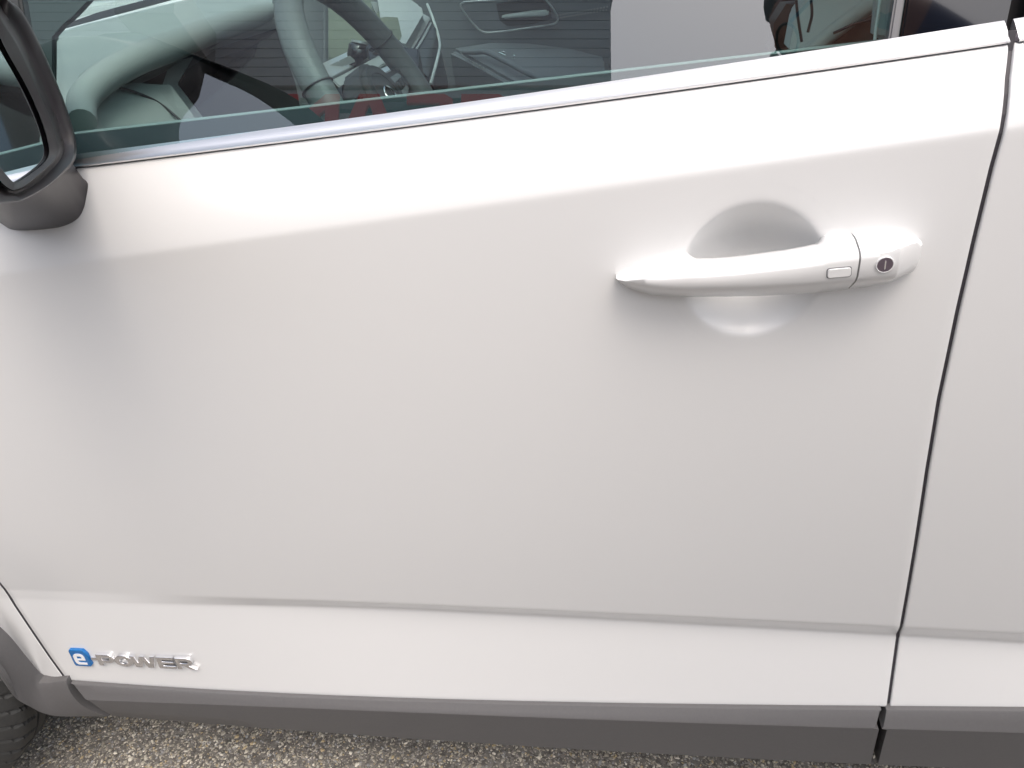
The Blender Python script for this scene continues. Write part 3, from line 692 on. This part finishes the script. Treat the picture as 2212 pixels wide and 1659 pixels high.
for k, pts in enumerate(([(993, 112), (1010, 128), (1060, 155), (1110, 180)], [(1020, 135), (1060, 159), (1098, 180)], [(1206, 33), (1250, 26), (1320, 14)], [(1208, 39), (1250, 32), (1318, 21)])):
    Q = smoothline([at(u_, v_, PY-.12 if k < 2 else PY+.012) for u_, v_ in pts], 44)
    V, F = [], []
    for j in range(0, 42, 2):
        a, b_ = Q[j], Q[j+1]; d = np.array([0, 0, .0016]); i0 = len(V)
        V += [a-d, b_-d, b_+d, a+d, a-d+np.array([0, .003, 0]), b_-d+np.array([0, .003, 0]), b_+d+np.array([0, .003, 0]), a+d+np.array([0, .003, 0])]
        F += [(i0, i0+1, i0+2, i0+3), (i0+4, i0+5, i0+6, i0+7), (i0, i0+1, i0+5, i0+4), (i0+3, i0+2, i0+6, i0+7)]
    o = mesh('stitching', V, F, THREAD, ptrim, False); o['kind'] = 'stuff'

# ---- driver's seat back by the pillar
seatp = [at(1640, 160, .40), at(1700, 60, .46), at(1706, -40, .50), at(1960, -60, .50), at(1960, 130, .36)]
dseat = panel('driver_seat', seatp, .16, BLKLEATHER, car, .03, d=(.1, 1, -.1), seg=4)
panel('seat_side_panel', [at(1760, -30, .44), at(1900, -40, .44), at(1890, 30, .42), at(1790, 95, .37), at(1740, 130, .35), at(1700, 110, .40), at(1715, 30, .44)], .03, SEAT, dseat, .006, d=(0, 1, 0), seg=3)
tube('seat_piping', smoothline([at(1735, 128, .34), at(1770, 95, .36), at(1810, 62, .38), at(1850, 32, .41), at(1890, 5, .43)], 30), .009, SEAT, dseat, 8)
for pts in ([(1720, 0), (1724, 40), (1732, 90)], [(1752, 0), (1754, 30), (1745, 70)], [(1800, 72), (1850, 50), (1900, 40)]):
    tube('seam', smoothline([at(u_, v_, .35) for u_, v_ in pts], 16), .0016, RUBBER, dseat, 5)
tube('seat_belt_edge', [at(1903, -20, .20), at(1899, 20, .19), at(1893, 60, .17), at(1888, 100, .16)], .0014, WHITEL, car, 6)
panel('pillar_trim', [at(1893, 110, .20), at(1906, -40, .26), at(2050, -40, .26), at(2050, 110, .20)], .04, DASH, car, .01)

# ---- rest of the cabin shell
panel('windscreen', [(-1.08, .16, .985), (-1.08, 1.64, .985), (-.30, 1.46, 1.50), (-.30, .34, 1.50)], .004, SCREENG, car, 0, d=(.5, 0, .8))
panel('windscreen_band', [at(140, 62, .69), at(395, -6, 1.02), at(600, -52, 1.28), at(600, -70, 1.30), at(395, -22, 1.05), at(210, 27, .80), at(150, 48, .71)], .01, RUBBER, car, .001)
panel('pillar_lining', [at(u_, v_, .15) for u_, v_ in [(206, -5), (164, 40), (143, 57), (119, 84), (118, 255), (60, 255), (10, -5)]], .006, mat('grey_pillar_lining', (.17, .175, .18), .7), car, .003)
panel('bonnet', [(-1.13, .10, .955), (-1.13, 1.70, .955), (-2.0, 1.62, .86), (-2.0, .18, .86)], .02, PAINT, car, .01, d=(0, 0, -1))
tube('front_pillar', [(-1.02, .14, 1.02), (-.80, .20, 1.18), (-.28, .33, 1.50)], .03, DASHD, car, 10)
tube('front_pillar', [(-1.12, 1.67, .96), (-.80, 1.60, 1.16), (-.28, 1.47, 1.50)], .035, DASHD, car, 10)
panel('roof', [(-.30, .24, 1.47), (1.5, .22, 1.47), (1.5, 1.58, 1.47), (-.30, 1.56, 1.47)], .05, PAINT, car, .015, d=(0, 0, 1))
box('floor_carpet', (-1.1, .17, .30), (1.4, 1.6, .36), DASHD, car)
box('rear_bulkhead', (1.0, .18, .36), (1.1, 1.6, 1.35), DASHD, car)
box('far_body_side', (-1.9, 1.68, .30), (1.4, 1.75, .96), PAINT, car, .01)
box('wheel_bulkhead', (-1.16, .14, .36), (-1.12, 1.66, .9), DARK, car)

# ---- door mirror
A_, B_ = at(105, 339, -.06), at(31, 394, -.168)
mt_ = B_-A_; mt_[2] = 0; mt_ /= np.linalg.norm(mt_)
mn = np.array([-mt_[1], mt_[0], 0.]); mn = mn if mn[0] > 0 else -mn
mn = mn+np.array([0, 0, .03]); mn /= np.linalg.norm(mn)
def onm(u_, v_, off=0.): return onplane(u_, v_, A_+mn*off, mn)
def scaled_loop(inner_pts, Ptop):  # closed outline, upper part continues out of frame
    return smoothline(inner_pts, 80)
gl_px = [(-40, -5), (0, 81), (18, 117), (60, 192), (90, 261), (103, 305), (106, 330), (98, 348), (80, 365), (50, 386), (36, 393), (26, 391), (0, 361), (-60, 285), (-110, 190), (-120, 90), (-90, 10), (-40, -5)]
rg_px = [(-30, -30), (0, 38), (39, 99), (78, 186), (110, 258), (124, 305), (127, 325), (118, 345), (96, 366), (58, 398), (38, 408), (22, 408), (-10, 380), (-80, 295), (-132, 195), (-142, 90), (-110, -5), (-30, -30)]
ot_px = [(0, -40), (21, 0), (45, 21), (75, 72), (104, 134), (134, 206), (156, 270), (165, 310), (164, 337), (154, 358), (112, 398), (62, 428), (30, 437), (-30, 430), (-110, 330), (-165, 210), (-178, 70), (-140, -60), (0, -40)]
def loop(px, off): return np.array([onm(u_, v_, off) for u_, v_ in px])
def pl(px): return smoothline([(a, b_, 0) for a, b_ in px], 97)[:-1, :2]
gl_px, rg_px, ot_px = pl(gl_px), pl(rg_px), pl(ot_px)
mix = lambda a, b_, t: a*(1-t)+b_*t
gl_, ot_ = loop(gl_px, 0), loop(ot_px, .003)
cen = ot_.mean(0); dv = np.array([-1., .10, .0])
rows = [loop(gl_px, -.004), loop(gl_px, .0008), loop(mix(gl_px, rg_px, .25), .0015), loop(mix(gl_px, rg_px, .9), .004), loop(rg_px, .0042), loop(mix(rg_px, ot_px, .06), .0030), loop(mix(rg_px, ot_px, .16), -.001),
        loop(mix(rg_px, ot_px, .35), -.0015), loop(mix(rg_px, ot_px, .55), .001), loop(mix(rg_px, ot_px, .88), .0048), loop(mix(rg_px, ot_px, .96), .0048), ot_]
for t, k in ((.010, 1.01), (.035, 1.0), (.065, .93), (.095, .80), (.115, .55), (.122, .25)):
    rows.append(cen+(ot_-cen)*k+dv*t)
mir = grid('door_mirror', np.array(rows), MIRRORP, car, closed_u=True, angle=50)
mesh('mirror_glass', gl_-mn*.001, [tuple(range(len(gl_)))], MIRG, mir, False)
# arm from the door skin to the housing
base = np.array([(onskin(u_, v_)-np.array([0, .0015, 0])) if v_ > 370 else at(u_, v_, .036) for u_, v_ in [(150, 360), (174, 380), (187, 392), (190, 402), (186, 428), (180, 452), (164, 475), (122, 491), (40, 496), (6, 482), (-40, 440), (60, 385)]])
topl = np.array([onm(u_, v_, -.004) for u_, v_ in [(140, 338), (150, 345), (154, 351), (152, 357), (143, 367), (130, 378), (114, 391), (80, 408), (40, 424), (10, 428), (-20, 425), (40, 370)]])
def dense(P):
    Q = smoothline(np.vstack([P, P[:1]]), 57)[:-1]; return Q
base, topl = dense(base), dense(topl)
rows = [base+np.array([0, .02, 0]), base]+[base+(topl-base)*t for t in (.04, .1, .3, .5, .7, .9)]+[topl]
grid('mirror_arm', np.array(rows), MIRRORP, mir, closed_u=True, caps=True, angle=55)

# ================================================================ BUILDING BEHIND THE VIEWER (mirrored in the side glass)
WALLM = mat('grey_cladding', (.72, .73, .75), .5, noise=(3, (.68, .69, .71)))
FASCIA = mat('dark_fascia', (.22, .225, .235), .5)
PALEW = mat('pale_render', (.42, .41, .40), .8, noise=(2, (.38, .37, .36)))
REDS = mat('red_sign_letter', (.88, .015, .03), .35)
wrot = math.atan2(.12, -1)  # along the wall, towards -X
BX, BY = -.10, -8.16
bld = thing('showroom_building', 'grey clad showroom building with red sign letters mirrored in the side window', 'building', (BX, BY, 0), -.12)
cr_, sr_ = cos(-.12), sin(-.12)
def wl(x, y, z):  # building coordinates -> world
    return (BX+cr_*x-sr_*y, BY+sr_*x+cr_*y, z)
def bbox(name, lo, hi, m):
    P = [wl(x, y, z) for z in (lo[2], hi[2]) for x, y in ((lo[0], lo[1]), (hi[0], lo[1]), (hi[0], hi[1]), (lo[0], hi[1]))]
    return mesh(name, P, [(0, 1, 2, 3), (4, 5, 6, 7), (0, 1, 5, 4), (1, 2, 6, 5), (2, 3, 7, 6), (3, 0, 4, 7)], m, bld, False)
bbox('wall', (-22, -9, 0), (-.15, -.25, 6.45), PALEW)
z = 5.40
while z < 6.55: bbox('cladding_plank', (-22, -.22, z), (0, 0, z+.108), WALLM); z += .118
bbox('parapet', (-22.05, -.4, 6.58), (.04, .05, 6.66), FASCIA)
for k in range(5): bbox('fascia_plank', (-22, -.2, 5.27-k*.145), (-.06, -.05, 5.27-k*.145+.095), FASCIA if k % 2 else WALLM)
bbox('fascia_backing', (-22, -.24, 4.60), (-.08, -.205, 5.40), DARK)
bbox('roof_box', (-5.35, 0, 5.62), (-4.72, 1.1, 6.05), PALEW)
for k in range(5):
    f = bbox('shop_window', (-2.6-k*3.4, -.25, .3), (-.4-k*3.4, -.20, 3.6), PIANO)
LETN = {'N': [[(0, 0), (.24, 0), (.24, .62), (.76, 0), (1, 0), (1, 1), (.76, 1), (.76, .38), (.24, 1), (0, 1)]],
        'I': [[(0, 0), (.24, 0), (.24, 1), (0, 1)]],
        'S': [[(0, 0), (.78, 0), (.95, .12), (.95, .48), (.80, .60), (.25, .60), (.25, .78), (.93, .78), (.93, 1), (.16, 1), (0, .88), (0, .52), (.16, .40), (.70, .40), (.70, .22), (0, .22)]],
        'A': [[(0, 0), (.28, 0), (.40, .24), (.75, .24), (.86, 0), (1.14, 0), (.78, 1), (.36, 1)], [(.47, .44), (.68, .44), (.60, .72), (.55, .72)]]}
sign = thing('shop_sign', 'row of red shop sign letters on the dark fascia, mirrored in the lower side window', 'sign', wl(-2, .02, 4.8), -.12)
LX = [(-.16, 'N', .62), (-.90, 'I', .62), (-1.22, 'S', .58), (-1.86, 'S', .58), (-2.52, 'A', .56), (-3.20, 'N', .64)]
for x0, c, w in LX:
    # seen from the car the word runs from +x towards -x
    Mx = Matrix.Translation(Vector(wl(x0, .03, 4.76)))@Matrix.Rotation(-.12, 4, 'Z')@Matrix(((-1, 0, 0, 0), (0, 0, 1, 0), (0, 1, 0, 0), (0, 0, 0, 1)))
    curve_mesh('sign_letter', [[(px*w, py*.5) for px, py in p] for p in LETN[c]], .03, .004, REDS, Mx, sign)

# ================================================================ THE PERSON TAKING THE PICTURE (mirrored in the side glass)
SKIN = mat('skin', (.50, .27, .20), .5, noise=(40, (.44, .22, .16)))
SHIRT = mat('blue_shirt', (.05, .12, .26), .8, noise=(60, (.04, .10, .22)))
TROUS = mat('dark_trousers', (.03, .035, .05), .85)
HAIR = mat('dark_hair', (.05, .032, .025), .6, bump=(120, .8, .004))
_q = ong(1822, 30); _d = ray(1822, 30); _d = _d/np.linalg.norm(_d); _r = _d-2*(_d @ gn)*gn
HC = _q+_r*.68                                            # centre of the head
hf = np.array([-.80, .0, -.60]); hc = np.array([-.58, -.05, .80]); hc -= hf*(hc @ hf); hc /= np.linalg.norm(hc); hs_ = np.cross(hf, hc)
def hp(f, s, c): return HC+hf*f+hs_*s+hc*c
NK = hp(-.045, 0, -.115)
sk = {'pelvis': ((.95, -.86, .90), .135), 'belly': ((.86, -.80, 1.04), .13), 'chest': ((.74, -.75, 1.15), .14), 'neck': (tuple(NK+np.array([.05, -.02, -.02])), .058), 'head0': (tuple(NK), .056), 'head1': (tuple(hp(-.01, 0, -.02)), .07),
      'shl': ((.68, -.60, 1.15), .060), 'ell': ((.44, -.72, 1.00), .046), 'wrl': ((.14, -.70, 1.10), .030), 'hal': ((.085, -.69, 1.115), .026),
      'shr': ((.68, -.90, 1.24), .062), 'elr': ((.47, -.98, 1.04), .046), 'wrr': ((.20, -.80, 1.10), .030), 'har': ((.14, -.76, 1.12), .026),
      'hil': ((.97, -.76, .86), .095), 'knl': ((.93, -.74, .48), .062), 'anl': ((1.0, -.73, .09), .042), 'tol': ((.84, -.73, .04), .036),
      'hir': ((1.0, -.96, .86), .095), 'knr': ((.98, -.97, .48), .062), 'anr': ((1.06, -.97, .09), .042), 'tor': ((.90, -.98, .04), .036)}
bones = [('pelvis', 'belly'), ('belly', 'chest'), ('chest', 'neck'), ('neck', 'head0'), ('head0', 'head1'), ('chest', 'shl'), ('shl', 'ell'), ('ell', 'wrl'), ('wrl', 'hal'), ('chest', 'shr'), ('shr', 'elr'), ('elr', 'wrr'), ('wrr', 'har'),
         ('pelvis', 'hil'), ('hil', 'knl'), ('knl', 'anl'), ('anl', 'tol'), ('pelvis', 'hir'), ('hir', 'knr'), ('knr', 'anr'), ('anr', 'tor')]
for side, base_ in (('l', np.array(sk['hal'][0])), ('r', np.array(sk['har'][0]))):
    for k in range(5):
        a = base_+np.array([-.018, (k-2)*.012, .008 if k else -.012]); L_ = (.022, .030, .033, .031, .025)[k]
        d1 = np.array([-.75, (k-2)*.12, .55]) if k else np.array([-.3, .5, .6])
        p1 = a+d1*L_; p2 = p1+np.array([-.5, .0, .85])*L_*.8
        for nm, p, r in (('a', a, .011), ('b', p1, .0092), ('c', p2, .008)): sk[f'f{side}{k}{nm}'] = (tuple(p), r)
        bones += [('ha'+side, f'f{side}{k}a'), (f'f{side}{k}a', f'f{side}{k}b'), (f'f{side}{k}b', f'f{side}{k}c')]
names = list(sk); me = bpy.data.meshes.new('person_frame')
me.from_pydata([sk[k][0] for k in names], [(names.index(a), names.index(b_)) for a, b_ in bones], [])
tmp = bpy.data.objects.new('tmp_person', me); COL.objects.link(tmp)
md = tmp.modifiers.new('skin', 'SKIN'); sub = tmp.modifiers.new('sub', 'SUBSURF'); sub.levels = 2; sub.render_levels = 2
for i, k in enumerate(names):
    v = me.skin_vertices[0].data[i]; v.radius = (sk[k][1], sk[k][1]); v.use_root = (k == 'pelvis')
body = bpy.data.meshes.new_from_object(tmp.evaluated_get(bpy.context.evaluated_depsgraph_get()))
bpy.data.objects.remove(tmp)
body.materials.clear(); [body.materials.append(m_) for m_ in (SKIN, SHIRT, TROUS)]
nk = Vector(sk['neck'][0])
for f in body.polygons:
    c = f.center
    if c.z < .93: f.material_index = 2
    elif (c-nk).length < .05 or (Vector(HC)-c).length < .12: f.material_index = 0
    elif c.x > .16: f.material_index = 1
body.shade_smooth(); body.name = 'person'
per = link(bpy.data.objects.new('person', body)); per['label'] = 'person in blue shirt and glasses bending forward, mirrored in the side window'; per['category'] = 'person'
# head
bm = bmesh.new(); bmesh.ops.create_uvsphere(bm, u_segments=48, v_segments=36, radius=1)
for v in bm.verts:
    x, y, z = v.co                         # x = face direction, y = side, z = crown
    f, s_, c = x*.098, y*.075, z*.118
    if z < 0: s_ *= 1+.28*z; f = f*(1+.10*z)+(-.006*z if x > 0 else 0)
    fr = max(0, x)
    f += .026*math.exp(-((y/.16)**2))*math.exp(-((z+.12)/.16)**2)*(fr > .3)              # nose
    f += .010*math.exp(-((y/.5)**2))*math.exp(-((z+.80)/.16)**2)*(x > 0)                 # chin
    f += .006*math.exp(-((z-.22)/.10)**2)*(fr > .2)                                      # brow
    f -= .007*math.exp(-(((abs(y)-.36)/.15)**2))*math.exp(-((z-.05)/.10)**2)*(fr > .2)   # eye sockets
    f += .005*math.exp(-((y/.22)**2))*math.exp(-((z+.46)/.06)**2)*(fr > .3)              # lips
    v.co = Vector(hp(f, s_, c))
bmobj('head', bm, SKIN, per, True, 80)
bm = bmesh.new(); bmesh.ops.create_uvsphere(bm, u_segments=40, v_segments=24, radius=1)
for v in bm.verts:
    x, y, z = v.co; k = 1.05+.02*math.sin(40*x+9*y)*math.sin(31*y+17*z)
    low_ = z < (.55 if x > .25 else (.35 if x > -.3 else -.2))
    if low_: k = .9
    v.co = Vector(hp(x*.098*k, y*.075*k, z*.118*k))
bmobj('hair', bm, HAIR, per, True, 80)
for s_ in (-1, 1):
    tube('ear', smoothline([hp(-.005, s_*.074, .022), hp(-.018, s_*.083, .018), hp(-.020, s_*.084, -.008), hp(-.008, s_*.074, -.03)], 16), .008, SKIN, per, 8)
BLUEF = mat('blue_frame', (.02, .06, .13), .3)
gl_o = thing('eyeglasses', 'dark framed glasses worn by the person mirrored in the window', 'glasses', tuple(hp(.10, 0, .012)))
for s_ in (-1, 1):
    tube('lens_rim', [hp(.108-.010*abs(cos(t)*.5+.5 if s_ > 0 else -cos(t)*.5+.5), s_*.033+.026*cos(t), .008+.020*sin(t)) for t in np.linspace(0, 2*pi, 29)[:-1]], .0022, BLACKP, gl_o, 6, closed=True)
    tube('temple_arm', [hp(.098, s_*.060, .016), hp(.05, s_*.076, .018), hp(-.01, s_*.082, .020), hp(-.03, s_*.080, .005)], .0028, BLUEF, gl_o, 6)
tube('nose_bridge', [hp(.112, -.009, .014), hp(.116, 0, .016), hp(.112, .009, .014)], .0018, BLACKP, gl_o, 6)
col_ = [Vector(nk)+Vector((.02, 0, -.03))+(Vector((.0, 1, 0))*cos(t)+Vector((.45, 0, .89)).normalized().cross(Vector((0, 1, 0)))*sin(t))*.074 for t in np.linspace(0, 2*pi, 33)[:-1]]
tube('collar', [tuple(c) for c in col_], .016, SHIRT, per, 8, closed=True)
# the phone that takes the picture, just behind the lens
bm = bmesh.new(); bmesh.ops.create_cube(bm, size=1)
for v in bm.verts: v.co = Vector((v.co.x*.155+.055, v.co.y*.074-.022, v.co.z*.008+.009))
bmesh.ops.bevel(bm, geom=bm.edges[:], offset=.003, segments=2, affect='EDGES')
bm.transform(M)
ph_ = bmobj('phone', bm, PIANO, None, True); ph_['label'] = 'black phone held sideways in the hands of the person'; ph_['category'] = 'phone'
